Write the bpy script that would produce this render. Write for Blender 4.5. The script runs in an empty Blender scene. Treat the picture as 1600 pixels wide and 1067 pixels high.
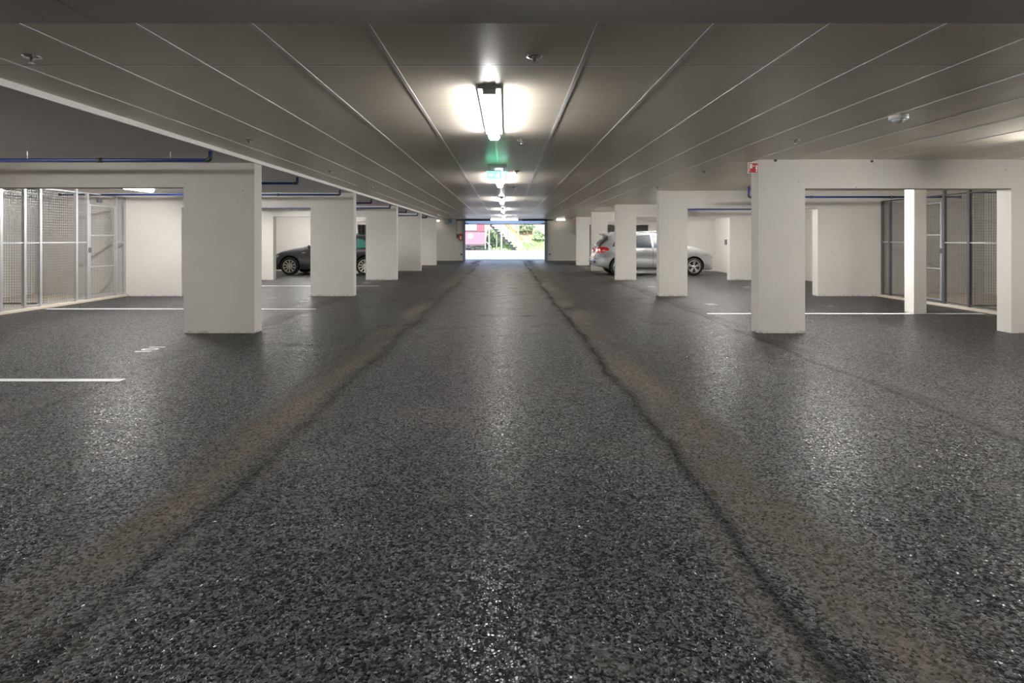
import bpy, bmesh, math, random
from mathutils import Vector, Matrix
random.seed(7)
C = bpy.context.scene.collection
sc = bpy.context.scene

# ------------------------------------------------------------------ camera
cam_d = bpy.data.cameras.new('camera'); cam = bpy.data.objects.new('camera', cam_d); C.objects.link(cam)
cam.location = (0, 0, 1.3); cam.rotation_euler = (math.radians(90), 0, 0)
F = 900.0                                   # focal length in pixels of a 1600 wide frame
cam_d.sensor_width = 36.0; cam_d.lens = 36.0*F/1600
cam_d.shift_x = 9/1600.0
cam_d.shift_y = -(533.5-373.5)/1600.0
cam_d.clip_start = 0.05; cam_d.clip_end = 400
sc.camera = cam

# ------------------------------------------------------------------ daylight
world = bpy.data.worlds.new('sky'); sc.world = world; world.use_nodes = True
wn = world.node_tree.nodes; wl = world.node_tree.links
bg = wn['Background']; sky = wn.new('ShaderNodeTexSky')
sky.sky_type = 'NISHITA'; sky.sun_disc = False; sky.sun_elevation = math.radians(42); sky.sun_rotation = math.radians(200)
sky.air_density = 1.0; sky.dust_density = 2.0
wl.new(sky.outputs[0], bg.inputs[0]); bg.inputs[1].default_value = 0.50
sun_d = bpy.data.lights.new('sun', 'SUN'); sun = bpy.data.objects.new('sun', sun_d); C.objects.link(sun)
sun_d.energy = 5.9; sun_d.angle = math.radians(1.0); sun_d.color = (1, .95, .88)
sun.rotation_euler = (math.radians(42), 0, math.radians(-28))

# ------------------------------------------------------------------ exposure
vs = sc.view_settings
vs.view_transform = 'Standard'; vs.look = 'None'; vs.gamma = 1; vs.use_curve_mapping = False
vs.exposure = 0.50
LAMP = 56.0                                 # strength of the lit diffusers
sc.cycles.use_denoising = True
sc.cycles.max_bounces = 10; sc.cycles.diffuse_bounces = 7; sc.cycles.glossy_bounces = 4

# ================================================================== materials
class NT:
    def __init__(s, name):
        s.m = bpy.data.materials.new(name); s.m.use_nodes = True
        s.t = s.m.node_tree; s.b = s.t.nodes['Principled BSDF']
        s._c = None
    def n(s, typ, **kw):
        o = s.t.nodes.new(typ)
        for k, v in kw.items(): setattr(o, k, v)
        return o
    def l(s, a, b): s.t.links.new(a, b)
    def co(s):
        if s._c is None: s._c = s.n('ShaderNodeTexCoord').outputs['Object']
        return s._c
    def wco(s):
        g = s.n('ShaderNodeNewGeometry'); return g.outputs['Position']
    def math(s, op, a, b=None, c=None, clamp=False):
        o = s.n('ShaderNodeMath', operation=op); o.use_clamp = clamp
        for i, v in enumerate((a, b, c)):
            if v is None: continue
            if isinstance(v, (int, float)): o.inputs[i].default_value = v
            else: s.l(v, o.inputs[i])
        return o.outputs[0]
    def noise(s, scale, detail=2, rough=.5, vec=None, dim='3D'):
        o = s.n('ShaderNodeTexNoise', noise_dimensions=dim); o.inputs['Scale'].default_value = scale
        o.inputs['Detail'].default_value = detail; o.inputs['Roughness'].default_value = rough
        s.l(vec if vec is not None else s.wco(), o.inputs['Vector']); return o.outputs['Fac']
    def ramp(s, fac, pts):
        o = s.n('ShaderNodeValToRGB'); s.l(fac, o.inputs[0]); e = o.color_ramp.elements
        while len(e) < len(pts): e.new(.5)
        for i, (p, c) in enumerate(pts):
            e[i].position = p; e[i].color = (c, c, c, 1) if isinstance(c, (int, float)) else tuple(c)+(1,)
        return o.outputs[0]
    def mix(s, fac, a, b):
        o = s.n('ShaderNodeMix', data_type='RGBA')
        for i, v in ((0, fac), (6, a), (7, b)):
            if isinstance(v, (int, float)): o.inputs[i].default_value = v if i == 0 else (v, v, v, 1)
            elif isinstance(v, tuple): o.inputs[i].default_value = v+(1,)
            else: s.l(v, o.inputs[i])
        return o.outputs[2]
    def bump(s, h, strength, dist=.01):
        o = s.n('ShaderNodeBump'); o.inputs['Strength'].default_value = strength; o.inputs['Distance'].default_value = dist
        s.l(h, o.inputs['Height']); s.l(o.outputs[0], s.b.inputs['Normal'])
    def scale(s, vec, sc3):
        o = s.n('ShaderNodeMapping'); s.l(vec, o.inputs[0]); o.inputs['Scale'].default_value = sc3; return o.outputs[0]

def simple(name, col, rough=.5, metal=0.0, var=.08, scale=30, bump=0.0, coat=0.0, spec=.5):
    k = NT(name)
    f = k.noise(scale, 3)
    a = tuple(max(0, c*(1-var)) for c in col); b = tuple(min(1, c*(1+var)) for c in col)
    k.l(k.mix(f, a, b), k.b.inputs['Base Color'])
    k.b.inputs['Roughness'].default_value = rough; k.b.inputs['Metallic'].default_value = metal
    k.b.inputs['Coat Weight'].default_value = coat; k.b.inputs['Coat Roughness'].default_value = .08
    k.b.inputs['Specular IOR Level'].default_value = spec
    if bump: k.bump(k.noise(scale*4, 4), bump, .005)
    return k.m

def emissive(name, col, strength, base=(.9, .9, .9)):
    k = NT(name); k.b.inputs['Base Color'].default_value = base+(1,)
    k.b.inputs['Emission Color'].default_value = col+(1,); k.b.inputs['Emission Strength'].default_value = strength
    return k.m

def mat_concrete(name, col, pits=True):
    k = NT(name)
    big = k.noise(1.3, 4, .6); fine = k.noise(14, 5, .6)
    c = k.mix(k.ramp(big, [(.3, 0.0), (.7, 1.0)]), tuple(x*.93 for x in col), col)
    c = k.mix(k.math('MULTIPLY', k.ramp(fine, [(.45, 0.0), (.8, 1.0)]), .25), c, tuple(x*.8 for x in col))
    if pits:
        v = k.n('ShaderNodeTexVoronoi'); v.inputs['Scale'].default_value = 4.2; k.l(k.wco(), v.inputs['Vector'])
        pit = k.math('LESS_THAN', v.outputs['Distance'], .045)
        c = k.mix(k.math('MULTIPLY', pit, .6), c, (.18, .16, .14))
        # scuffed base of the painted concrete
        sp = k.n('ShaderNodeSeparateXYZ'); k.l(k.wco(), sp.inputs[0])
        low = k.ramp(sp.outputs[2], [(0.0, 1.0), (.045, 0.0)])
        nz = k.ramp(k.noise(16, 4), [(.45, 0.0), (.62, 1.0)])
        c = k.mix(k.math('MULTIPLY', k.math('MULTIPLY', low, nz), .65), c, (.10, .095, .09))
    k.l(c, k.b.inputs['Base Color']); k.b.inputs['Roughness'].default_value = .62
    k.bump(k.noise(55, 5, .65), .12, .01)
    return k.m

def mat_ceiling_boards():
    k = NT('cement_boards')
    P = k.wco(); sp = k.n('ShaderNodeSeparateXYZ'); k.l(P, sp.inputs[0]); x, y = sp.outputs[0], sp.outputs[1]
    u = k.math('DIVIDE', k.math('ADD', x, .118+.593*40), .593)
    v = k.math('DIVIDE', k.math('ADD', y, -2.41+1.25*20), 1.25)
    fu = k.math('ABSOLUTE', k.math('SUBTRACT', k.math('FRACT', k.math('ADD', u, .5)), .5))   # 0 at joint
    fv = k.math('ABSOLUTE', k.math('SUBTRACT', k.math('FRACT', k.math('ADD', v, .5)), .5))
    ju = k.math('LESS_THAN', fu, .026); jv = k.math('LESS_THAN', fv, .008)
    su = k.math('FRACT', k.math('ADD', u, .5))
    du = k.math('MULTIPLY', k.math('GREATER_THAN', su, .526), k.math('LESS_THAN', su, .530))
    dv = k.math('MULTIPLY', k.math('GREATER_THAN', k.math('FRACT', k.math('ADD', v, .5)), .486), k.math('LESS_THAN', k.math('FRACT', k.math('ADD', v, .5)), .492))
    cb = k.n('ShaderNodeCombineXYZ'); k.l(k.math('FLOOR', u), cb.inputs[0]); k.l(k.math('FLOOR', v), cb.inputs[1])
    wnn = k.n('ShaderNodeTexWhiteNoise', noise_dimensions='2D'); k.l(cb.outputs[0], wnn.inputs['Vector'])
    streak = k.noise(1, 5, .6, k.scale(P, (2.5, 16, 1)))
    fibre = k.noise(1, 3, .5, k.scale(P, (30, 160, 1)))
    c = k.mix(wnn.outputs['Value'], (.80, .71, .585), (.87, .78, .655))
    c = k.mix(k.math('MULTIPLY', k.ramp(streak, [(.35, 0.0), (.75, 1.0)]), .35), c, (.68, .60, .48))
    c = k.mix(k.math('MULTIPLY', fibre, .25), c, (.92, .85, .74))
    c = k.mix(jv, c, (.97, .96, .95))
    c = k.mix(dv, c, (.14, .12, .10))
    k.l(c, k.b.inputs['Base Color'])
    k.l(k.ramp(streak, [(.2, .28), (.8, .42)]), k.b.inputs['Roughness'])
    k.b.inputs['Specular IOR Level'].default_value = .55
    h = k.math('ADD', k.math('MULTIPLY', fibre, .25), k.math('MULTIPLY', k.math('MAXIMUM', ju, jv), -.3))
    k.bump(h, .25, .004)
    return k.m

def mat_asphalt():
    k = NT('asphalt'); P = k.wco()
    sp = k.n('ShaderNodeSeparateXYZ'); k.l(P, sp.inputs[0]); x, y = sp.outputs[0], sp.outputs[1]
    # stones
    v1 = k.n('ShaderNodeTexVoronoi'); v1.inputs['Scale'].default_value = 92; k.l(P, v1.inputs['Vector'])
    v2 = k.n('ShaderNodeTexVoronoi', feature='DISTANCE_TO_EDGE'); v2.inputs['Scale'].default_value = 92; k.l(P, v2.inputs['Vector'])
    sg = k.n('ShaderNodeSeparateColor'); k.l(v1.outputs['Color'], sg.inputs[0])
    tone = sg.outputs[0]; tone2 = sg.outputs[1]
    big = k.noise(.55, 4, .6); mid = k.noise(3.2, 5, .65)
    c = k.mix(k.math('POWER', tone, 2.2), (.0025, .0025, .003), (.047, .048, .056))
    c = k.mix(k.ramp(v2.outputs['Distance'], [(.0, 1.0), (.10, 0.0)]), c, (.010, .010, .011))
    c = k.mix(k.math('MULTIPLY', k.ramp(big, [(.35, 0.0), (.7, 1.0)]), .2), c, (.036, .036, .037))
    # seams between the paver's lanes, and pale dust dragged along them
    wob = k.math('MULTIPLY', k.math('SUBTRACT', k.noise(.5, 3), .5), .35)
    xw = k.math('ADD', x, wob)
    seam = None; dust = None
    jag = k.math('MULTIPLY', k.math('SUBTRACT', k.noise(7, 3), .5), .10)
    for sx, side, st, dst, wd in ((-1.42, -1, .75, .85, .38), (1.0, 1, 1.0, .9, .42), (3.30, 1, .8, .35, .25), (-3.60, -1, .6, .3, .3)):
        dd = k.math('ABSOLUTE', k.math('ADD', k.math('SUBTRACT', xw, sx), jag))
        a = k.math('MULTIPLY', k.ramp(dd, [(.0, 1.0), (.075, 0.0)]), st)
        seam = a if seam is None else k.math('MAXIMUM', seam, a)
        dx = k.math('SUBTRACT', xw, sx+side*wd*.5)
        b = k.math('MULTIPLY', k.ramp(k.math('ABSOLUTE', dx), [(.0, 1.0), (wd, 0.0)]), dst)
        dust = b if dust is None else k.math('MAXIMUM', dust, b)
    patch = k.ramp(k.noise(1, 5, .7, k.scale(P, (2.6, .8, 1))), [(.38, 0.0), (.58, 1.0)])
    dust = k.math('MULTIPLY', dust, patch)
    loose = k.math('MULTIPLY', k.ramp(k.noise(1, 6, .75, k.scale(P, (1.0, 1.6, 1))), [(.56, 0.0), (.68, 1.0)]), .38)
    inner = k.ramp(k.math('MULTIPLY', k.math('ABSOLUTE', x), .1), [(.0, 1.0), (.36, 1.0), (.46, .15)])
    dust = k.math('MULTIPLY', k.math('MAXIMUM', dust, loose), inner)
    # more brown dirt carried in towards the gate
    far = k.math('MULTIPLY', k.ramp(k.math('DIVIDE', y, 40.0), [(.15, 0.0), (.5, .55), (.72, .5), (.76, .05)]), inner)
    dust2 = k.math('MULTIPLY', far, k.ramp(mid, [(.35, .1), (.7, 1.0)]))
    alld = k.math('MINIMUM', k.math('ADD', dust, dust2), 1.0)
    grit = k.ramp(tone2, [(.1, .25), (.7, 1.0)])
    c = k.mix(k.math('MULTIPLY', k.math('MULTIPLY', alld, grit), .85), c, (.20, .172, .138))
    # curved tyre scuffs
    scuff = None
    for cx, cy, r, ex in ((3.2, 15.0, 4.7, 1), (3.6, 14.6, 4.5, 1), (-3.0, 13.5, 5.0, -1)):
        q = k.math('SQRT', k.math('ADD', k.math('POWER', k.math('SUBTRACT', x, cx), 2.0), k.math('POWER', k.math('SUBTRACT', y, cy), 2.0)))
        s_ = k.ramp(k.math('ABSOLUTE', k.math('SUBTRACT', q, r)), [(.0, 1.0), (.07, .8), (.10, 0.0)])
        s_ = k.math('MULTIPLY', s_, k.math('LESS_THAN', y, cy+1.0))
        scuff = s_ if scuff is None else k.math('MAXIMUM', scuff, s_)
    scuff = k.math('MULTIPLY', scuff, k.math('MULTIPLY', inner, .85))
    c = k.mix(scuff, c, (.018, .017, .017))
    c = k.mix(seam, c, (.010, .009, .009))
    k.l(c, k.b.inputs['Base Color'])
    k.l(k.mix(alld, k.mix(tone2, .20, .42), .85), k.b.inputs['Roughness'])
    k.l(k.math('MULTIPLY', k.ramp(tone, [(.25, .03), (.85, .46)]), k.math('SUBTRACT', 1.0, k.math('MULTIPLY', k.math('MAXIMUM', alld, seam), .8))), k.b.inputs['Specular IOR Level'])
    h = k.math('ADD', k.math('MULTIPLY', k.ramp(v2.outputs['Distance'], [(0, 0.0), (.22, 1.0)]), .8), k.math('MULTIPLY', tone, .7))
    h = k.math('SUBTRACT', h, k.math('MULTIPLY', seam, 1.6))
    k.bump(h, .6, .004)
    return k.m

M = {}
M['paint'] = mat_concrete('white_painted_concrete', (.60, .575, .535))
M['wallpaint'] = mat_concrete('painted_wall', (.61, .585, .545), pits=False)
M['slab'] = mat_concrete('bare_concrete_soffit', (.62, .585, .56), pits=True)
M['bayceil'] = mat_concrete('grey_bay_ceiling', (.76, .725, .71), pits=False)
M['kerb'] = mat_concrete('pale_screed', (.56, .50, .42), pits=False)
M['boards'] = mat_ceiling_boards()
M['asphalt'] = mat_asphalt()
M['trim'] = simple('white_trim', (.82, .81, .80), .35)
M['joint'] = simple('joint_strip', (.84, .82, .81), .28)
M['line'] = simple('line_paint', (.80, .80, .80), .45, var=.15, scale=60, bump=.3)
M['pipe'] = simple('blue_pipe', (.016, .038, .19), .4)
M['darkpipe'] = simple('dark_pipe_fitting', (.05, .05, .055), .45)
M['galv'] = simple('galvanised_steel', (.46, .47, .49), .38, metal=.6, var=.12, scale=12)
M['wire'] = simple('galvanised_wire', (.26, .26, .27), .45, metal=.5)
M['darksteel'] = simple('dark_grey_steel', (.10, .10, .11), .4, metal=.3)
M['doorsteel'] = simple('blue_grey_gate_steel', (.20, .25, .32), .45)
M['gateleaf'] = simple('pale_gate_panel', (.45, .56, .74), .45)
M['black'] = simple('black_plastic', (.02, .02, .022), .5)
M['housing'] = simple('lamp_housing_grey', (.55, .56, .57), .45)
M['white_plastic'] = simple('white_plastic', (.80, .79, .78), .35)
M['chrome'] = simple('sprinkler_metal', (.75, .74, .72), .25, metal=.9)
M['tube'] = emissive('lamp_diffuser', (1.0, .985, .96), LAMP)
M['baytube'] = emissive('bay_lamp_diffuser', (1.0, .98, .945), LAMP*2.45)
M['dimtube'] = emissive('dim_lamp_diffuser', (1.0, .93, .80), 9)
M['gatetube'] = emissive('gate_lamp_diffuser', (1.0, .99, .98), LAMP*.4)
M['exit'] = emissive('exit_green', (.10, .92, .50), 3.6, (.1, .6, .35))
M['exitwhite'] = emissive('exit_pictogram', (.75, 1.0, .90), 3.0)
M['red'] = simple('fire_sign_red', (.42, .010, .012), .4)
M['signwhite'] = simple('sign_white', (.80, .74, .72), .4)
M['rubber'] = simple('tyre_rubber', (.018, .018, .019), .75, bump=.15)
M['silver'] = simple('silver_car_paint', (.40, .405, .415), .34, metal=.45, coat=.8, var=.02)
M['graphite'] = simple('dark_grey_car_paint', (.050, .050, .058), .28, metal=.45, coat=.9, var=.02)
M['rim'] = simple('alloy', (.66, .66, .67), .28, metal=.8)
M['rimgold'] = simple('warm_alloy', (.60, .57, .50), .3, metal=.8)
M['glass'] = simple('tinted_car_glass', (.05, .06, .07), .06, coat=1, var=.02)
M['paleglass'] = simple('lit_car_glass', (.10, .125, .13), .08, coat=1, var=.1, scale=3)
M['teal'] = simple('green_tinted_glass', (.07, .26, .22), .1, coat=1, var=.1, scale=4)
M['taillight'] = simple('red_lamp_lens', (.50, .012, .015), .12, coat=1)
M['headlight'] = simple('clear_lamp_lens', (.38, .40, .43), .1, coat=1, metal=.3)
M['plate'] = simple('number_plate', (.75, .76, .80), .4)
M['outground'] = simple('sunlit_tarmac', (.30, .30, .315), .8, var=.1, scale=.8)
M['redclad'] = simple('red_cladding', (.38, .06, .08), .5)
M['pinkclad'] = simple('overexposed_pink_cladding', (.30, .125, .165), .55)  # lower cabin wall, overexposure put into its pale pink colour
M['glasswin'] = simple('pale_window', (.36, .40, .46), .15)
M['whitepaint'] = simple('white_steel', (.36, .37, .38), .4)
M['sheet'] = simple('cream_sheeting', (.34, .29, .23), .6)
M['orange'] = simple('orange_rail', (.40, .15, .03), .5)
M['leaf'] = simple('bush_leaf', (.30, .42, .22), .6, var=.45, scale=1.5)
M['leaf2'] = simple('pale_bush_leaf', (.38, .46, .28), .6, var=.5, scale=1.5)
M['grass'] = simple('grass_blades', (.34, .50, .22), .7, var=.4, scale=2)
M['bark'] = simple('bark', (.12, .09, .06), .8)
k = NT('translucent_gate_panel'); tr = k.n('ShaderNodeBsdfTranslucent'); tr.inputs[0].default_value = (.80, .88, 1.0, 1)
mx = k.n('ShaderNodeMixShader'); mx.inputs[0].default_value = .75; k.b.inputs['Base Color'].default_value = (.45, .56, .74, 1)
k.l(k.b.outputs[0], mx.inputs[1]); k.l(tr.outputs[0], mx.inputs[2]); k.l(mx.outputs[0], k.t.nodes['Material Output'].inputs[0])
M['gateleaf'] = k.m
k = NT('earth_slope')
f = k.noise(.9, 6, .7)
k.l(k.ramp(f, [(.3, (.20, .25, .12)), (.5, (.34, .27, .17)), (.7, (.42, .34, .25))]), k.b.inputs['Base Color'])
k.b.inputs['Roughness'].default_value = .9; k.bump(k.noise(3, 6), 1.0, .2)
M['earth'] = k.m
M['container_box'] = simple('fire_red_box', (.50, .06, .03), .4)

# ================================================================== mesh helpers
class MB:
    def __init__(s): s.bm = bmesh.new()
    def box(s, x0, x1, y0, y1, z0, z1, bev=0, mi=0):
        r = bmesh.ops.create_cube(s.bm, size=1)
        for v in r['verts']:
            v.co = Vector(((x0+x1)/2+v.co.x*(x1-x0), (y0+y1)/2+v.co.y*(y1-y0), (z0+z1)/2+v.co.z*(z1-z0)))
        fs = set(f for v in r['verts'] for f in v.link_faces)
        for f_ in fs: f_.material_index = mi
        if bev:
            es = set(e for v in r['verts'] for e in v.link_edges)
            bmesh.ops.bevel(s.bm, geom=list(es), offset=bev, segments=2, affect='EDGES', profile=.6)
        return s
    def bar(s, a, b, w, h=None, up=(0, 0, 1)):
        a = Vector(a); b = Vector(b); h = h or w; d = (b-a); L = d.length; d.normalize()
        u = Vector(up)
        if abs(d.dot(u)) > .98: u = Vector((0, 1, 0))
        sx = d.cross(u).normalized(); sz = sx.cross(d)
        r = bmesh.ops.create_cube(s.bm, size=1)
        for v in r['verts']:
            v.co = a+d*((v.co.x+.5)*L)+sx*(v.co.y*w)+sz*(v.co.z*h)
        return s
    def tube(s, pts, r, n=10):
        pts = [Vector(p) for p in pts]; rings = []
        for i, p in enumerate(pts):
            d = (pts[min(i+1, len(pts)-1)]-pts[max(i-1, 0)]).normalized()
            u = Vector((0, 0, 1)) if abs(d.z) < .9 else Vector((0, 1, 0))
            a = d.cross(u).normalized(); b = a.cross(d)
            rings.append([s.bm.verts.new(p+a*math.cos(t*2*math.pi/n)*r+b*math.sin(t*2*math.pi/n)*r) for t in range(n)])
        for i in range(len(rings)-1):
            for j in range(n): s.bm.faces.new((rings[i][j], rings[i][(j+1) % n], rings[i+1][(j+1) % n], rings[i+1][j]))
        s.bm.faces.new(rings[0]); s.bm.faces.new(rings[-1]); return s
    def lathe(s, prof, n=32, axis='Z', at=(0, 0, 0), caps=True):
        """prof: list of (radius, height)"""
        at = Vector(at); rings = []
        for r, h in prof:
            ring = []
            for t in range(n):
                a = t*2*math.pi/n; c, d = math.cos(a)*r, math.sin(a)*r
                p = {'Z': (c, d, h), 'Y': (c, h, d), 'X': (h, c, d)}[axis]
                ring.append(s.bm.verts.new(at+Vector(p)))
            rings.append(ring)
        for i in range(len(rings)-1):
            for j in range(n): s.bm.faces.new((rings[i][j], rings[i][(j+1) % n], rings[i+1][(j+1) % n], rings[i+1][j]))
        if caps: s.bm.faces.new(rings[0]); s.bm.faces.new(list(reversed(rings[-1])))
        return s
    def prism(s, poly, y0, y1):
        """poly in x,z extruded in y"""
        a = [s.bm.verts.new((p[0], y0, p[1])) for p in poly]; b = [s.bm.verts.new((p[0], y1, p[1])) for p in poly]
        s.bm.faces.new(a); s.bm.faces.new(list(reversed(b)))
        for i in range(len(poly)): j = (i+1) % len(poly); s.bm.faces.new((a[i], b[i], b[j], a[j]))
        return s
    def grid(s, fn, nu, nv):
        vs_ = [[s.bm.verts.new(fn(i/nu, j/nv)) for j in range(nv+1)] for i in range(nu+1)]
        for i in range(nu):
            for j in range(nv): s.bm.faces.new((vs_[i][j], vs_[i+1][j], vs_[i+1][j+1], vs_[i][j+1]))
        return s
    def build(s, name, mats, parent=None, smooth=False, recalc=True):
        if recalc: bmesh.ops.recalc_face_normals(s.bm, faces=s.bm.faces)
        me = bpy.data.meshes.new(name); s.bm.to_mesh(me); s.bm.free()
        for m_ in (mats if isinstance(mats, (list, tuple)) else [mats]): me.materials.append(M[m_])
        if smooth:
            for p in me.polygons: p.use_smooth = True
        o = bpy.data.objects.new(name, me); C.objects.link(o)
        if parent: o.parent = parent
        return o

def tag(o, label, cat, group=None):
    o['label'] = label; o['category'] = cat
    if group: o['group'] = group
    return o
def thing(name, label, cat, loc=(0, 0, 0), group=None, rz=0):
    o = bpy.data.objects.new(name, None); C.objects.link(o); o.location = loc; o.rotation_euler = (0, 0, rz)
    o.empty_display_size = .1
    return tag(o, label, cat, group)
def struct(o): o['kind'] = 'structure'; return o
def copy_tree(o, loc, label, group=None):
    def rec(a, par):
        c = a.copy(); C.objects.link(c); c.parent = par
        for ch in list(a.children): rec(ch, c)
        return c
    c = rec(o, None); c.location = loc; c['label'] = label
    if group: c['group'] = group
    return c

# ================================================================== shell
H = 2.4; HB = 2.355
XL, XR = -10.75, 10.9
YN, YE = -3.0, 31.8
FY = [7.96+5.165*i for i in range(5)]       # front faces of the concrete frames
FT = .235

# floor with a slight rise to the gate
b = MB()
ys = [YN, 8, 18, 28.7, 29.3, 30.5, 31.8, 32.2]; zs = [0, 0, 0, 0, .012, .07, .11, .112]
b.grid(lambda u, v: (XL-.2+(XR-XL+.4)*u, ys[int(round(v*7))], zs[int(round(v*7))]), 4, 7)
struct(b.build('floor', 'asphalt'))
struct(MB().box(-3.475, XR+.2, 2.83, YE+.3, H, H+.2).build('ceiling', 'boards'))
b = MB(); b.box(XL-.2, -3.475, 2.83, YE+.3, HB, H+.2)
struct(b.build('ceiling_bays_left', 'bayceil'))
struct(MB().box(-3.475, -3.455, 2.83, YE, HB-.004, H).build('trim_1', 'trim'))
b = MB(); b.box(XL-.2, -2.0, YN, 2.83, 2.36, 2.62); b.box(-1.99, XR+.2, YN, 2.83, 2.36, 2.62)
struct(b.build('ceiling_beam_near', 'slab'))
for q in range(-5, 19):                     # light strips covering the long joints of the ceiling boards
    xq = -.118+.593*q
    struct(MB().box(xq-.013, xq+.013, 2.83, YE if xq < 3.4 else FY[0], H-.003, H).build('trim_%d' % (q+8), 'joint'))
struct(MB().box(XL-.2, XL, YN, YE, -.1, 2.5).build('wall_left', 'wallpaint'))
struct(MB().box(XR, XR+.2, YN, YE, -.1, 2.5).build('wall_right', 'wallpaint'))
struct(MB().box(XL-.2, XR+.2, YN-.2, YN, -.1, 2.6).build('wall_back', 'wallpaint'))
b = MB()
b.box(XL-.2, -2.39, YE, YE+.25, -.1, 2.6); b.box(2.28, XR+.2, YE, YE+.25, -.1, 2.6); b.box(-2.39, 2.28, YE, YE+.25, 2.36, 2.6)
struct(b.build('wall_front', 'wallpaint'))
struct(MB().box(8.5, XR, FY[2]+FT, FY[3], 0, H).build('wall_right_recess', 'wallpaint'))
struct(MB().box(9.42, XR, FY[1]+FT, FY[2], 0, H).build('wall_right_store', 'wallpaint'))
# raised floors of the storage cages
struct(MB().box(XL, -8.62, YN, FY[1], 0, .055, .008).build('floor_storage_left', 'kerb'))
struct(MB().box(8.42, XR, YN, FY[1], 0, .055, .008).build('floor_storage_right', 'kerb'))

ORD = ['nearest', 'second', 'third', 'fourth', 'fifth']
def frame(side, i):
    y0 = FY[i]; s = -1 if side == 'left' else 1
    g = 'white pillars on the %s side' % side
    extra = {('left', 0): 'widest in view, before the cage', ('left', 1): 'hiding the middle of the dark car',
             ('left', 2): 'hiding the tail of the dark car', ('left', 3): 'behind the dark car', ('left', 4): 'beside the gate wall',
             ('right', 0): 'with the red sign at its top corner', ('right', 1): 'hiding the bonnet end of the silver car',
             ('right', 2): 'hiding the rear door of the silver car', ('right', 3): 'standing right behind the silver car', ('right', 4): 'beside the gate wall with a small red sign'}[(side, i)]
    t = thing('concrete_pillar', '%s %s white pillar, %s' % (ORD[i], side, extra), 'pillar', (s*3.48, y0, 0), g)
    def bx(name, x0, x1, z0, z1, par=t):
        a, c = sorted((x0-t.location.x, x1-t.location.x))
        return MB().box(a, c, 0, FT, z0, z1-(.002 if z0 == 0 else 0)).build(name, 'paint', par)
    if side == 'left':
        bx('column', -3.48, -4.46, 0, HB); bx('beam', -4.46, -7.4, 2.015, HB); bx('end_pier', -7.4, XL+.003, 0, HB)
    else:
        bx('column', 3.487, 4.13, 0, H); e = 6.98 if i == 0 else 7.1
        bx('beam', 4.13, e, 2.0, H); bx('end_pier', e, XR-.003, 0, H)
    t['kind'] = 'thing'
    return t
for i in range(5):
    frame('left', i); frame('right', i)
tag(MB().box(7.05, 7.27, 9.96, 10.2, 0, H, .006).build('concrete_post', 'paint'), 'slim white square concrete post standing in the nearest right bay', 'post')

# small black anchor holes on the beam of the nearest right frame
for x_, z_ in ((3.72, 2.385), (5.05, 2.375)):
    tag(MB().lathe([(.018, 0), (.018, .012)], 12, 'Y', (x_, FY[0]-.012, z_)).build('anchor_hole', 'black'),
        'black round plug at the top edge of the nearest right beam, %s' % ('by the corner' if x_ < 4 else 'farther from the corner'), 'plug')

# ================================================================== gate
g = thing('sectional_gate', 'raised pale blue sectional gate above the bright exit opening', 'gate', (0, YE, 0))
b = MB(); b.box(-2.39, -2.26, -.06, .2, .1, 2.38); b.build('side_jamb', 'doorsteel', g)
b = MB(); b.box(2.12, 2.28, -.06, .2, .1, 2.38); b.build('side_jamb', 'doorsteel', g)
b = MB(); b.box(-2.26, 2.12, .02, .08, 2.13, 2.37)
leaf = b.build('gate_leaf', 'gateleaf', g)
MB().box(-2.26, 2.12, .0, .10, 2.105, 2.13).build('bottom_seal', 'darksteel', g)
b = MB(); b.tube([(-2.72, -.12, 2.345), (2.6, -.12, 2.345)], .03, 10); b.build('torsion_shaft', 'darksteel', g)
for xx in (-1.9, -1.2, 1.2, 1.9):
    MB().tube([(xx-.35, -.12, 2.345), (xx+.35, -.12, 2.345)], .045, 10).build('spring', 'black', g)
for xx in (-2.2, 2.05): MB().box(xx-.12, xx+.12, -.06, 0, 2.12, 2.16).build('roller_bracket', 'black', g)
for xx in (-2.47, 2.4): MB().box(xx-.05, xx+.05, -.05, 0, .42, .50).build('photocell', 'darksteel', g)
t = thing('fan_heater', 'grey boxed fan unit under the ceiling left of the gate', 'fan unit', (-3.05, 31.35, 2.12))
MB().box(-.29, .29, -.2, .45, 0, .275, .01).build('casing', 'galv', t)
b = MB(); b.lathe([(.135, -.22), (.135, -.2)], 24, 'Y', (.0, 0, .16)); b.build('fan_grille', 'doorsteel', t)
t = thing('emergency_box', 'red and white emergency box on the wall left of the gate', 'box', (-2.505, YE-.1, 1.22))
MB().box(-.1, .1, 0, .1, .0, .38, .01).build('casing', 'container_box', t)
MB().box(-.05, .05, -.01, 0, .06, .24).build('panel', 'signwhite', t)
tag(MB().box(-2.74, -2.63, YE-.07, YE, 1.35, 1.58, .005).build('wall_switch', 'darksteel'), 'dark narrow switch left of the red emergency box', 'switch')
tag(MB().tube([(-2.72, YE-.02, 2.3), (-2.72, YE-.02, 1.58)], .012, 6).build('cable_conduit', 'galv'), 'thin conduit running up from the dark wall switch', 'conduit')

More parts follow.
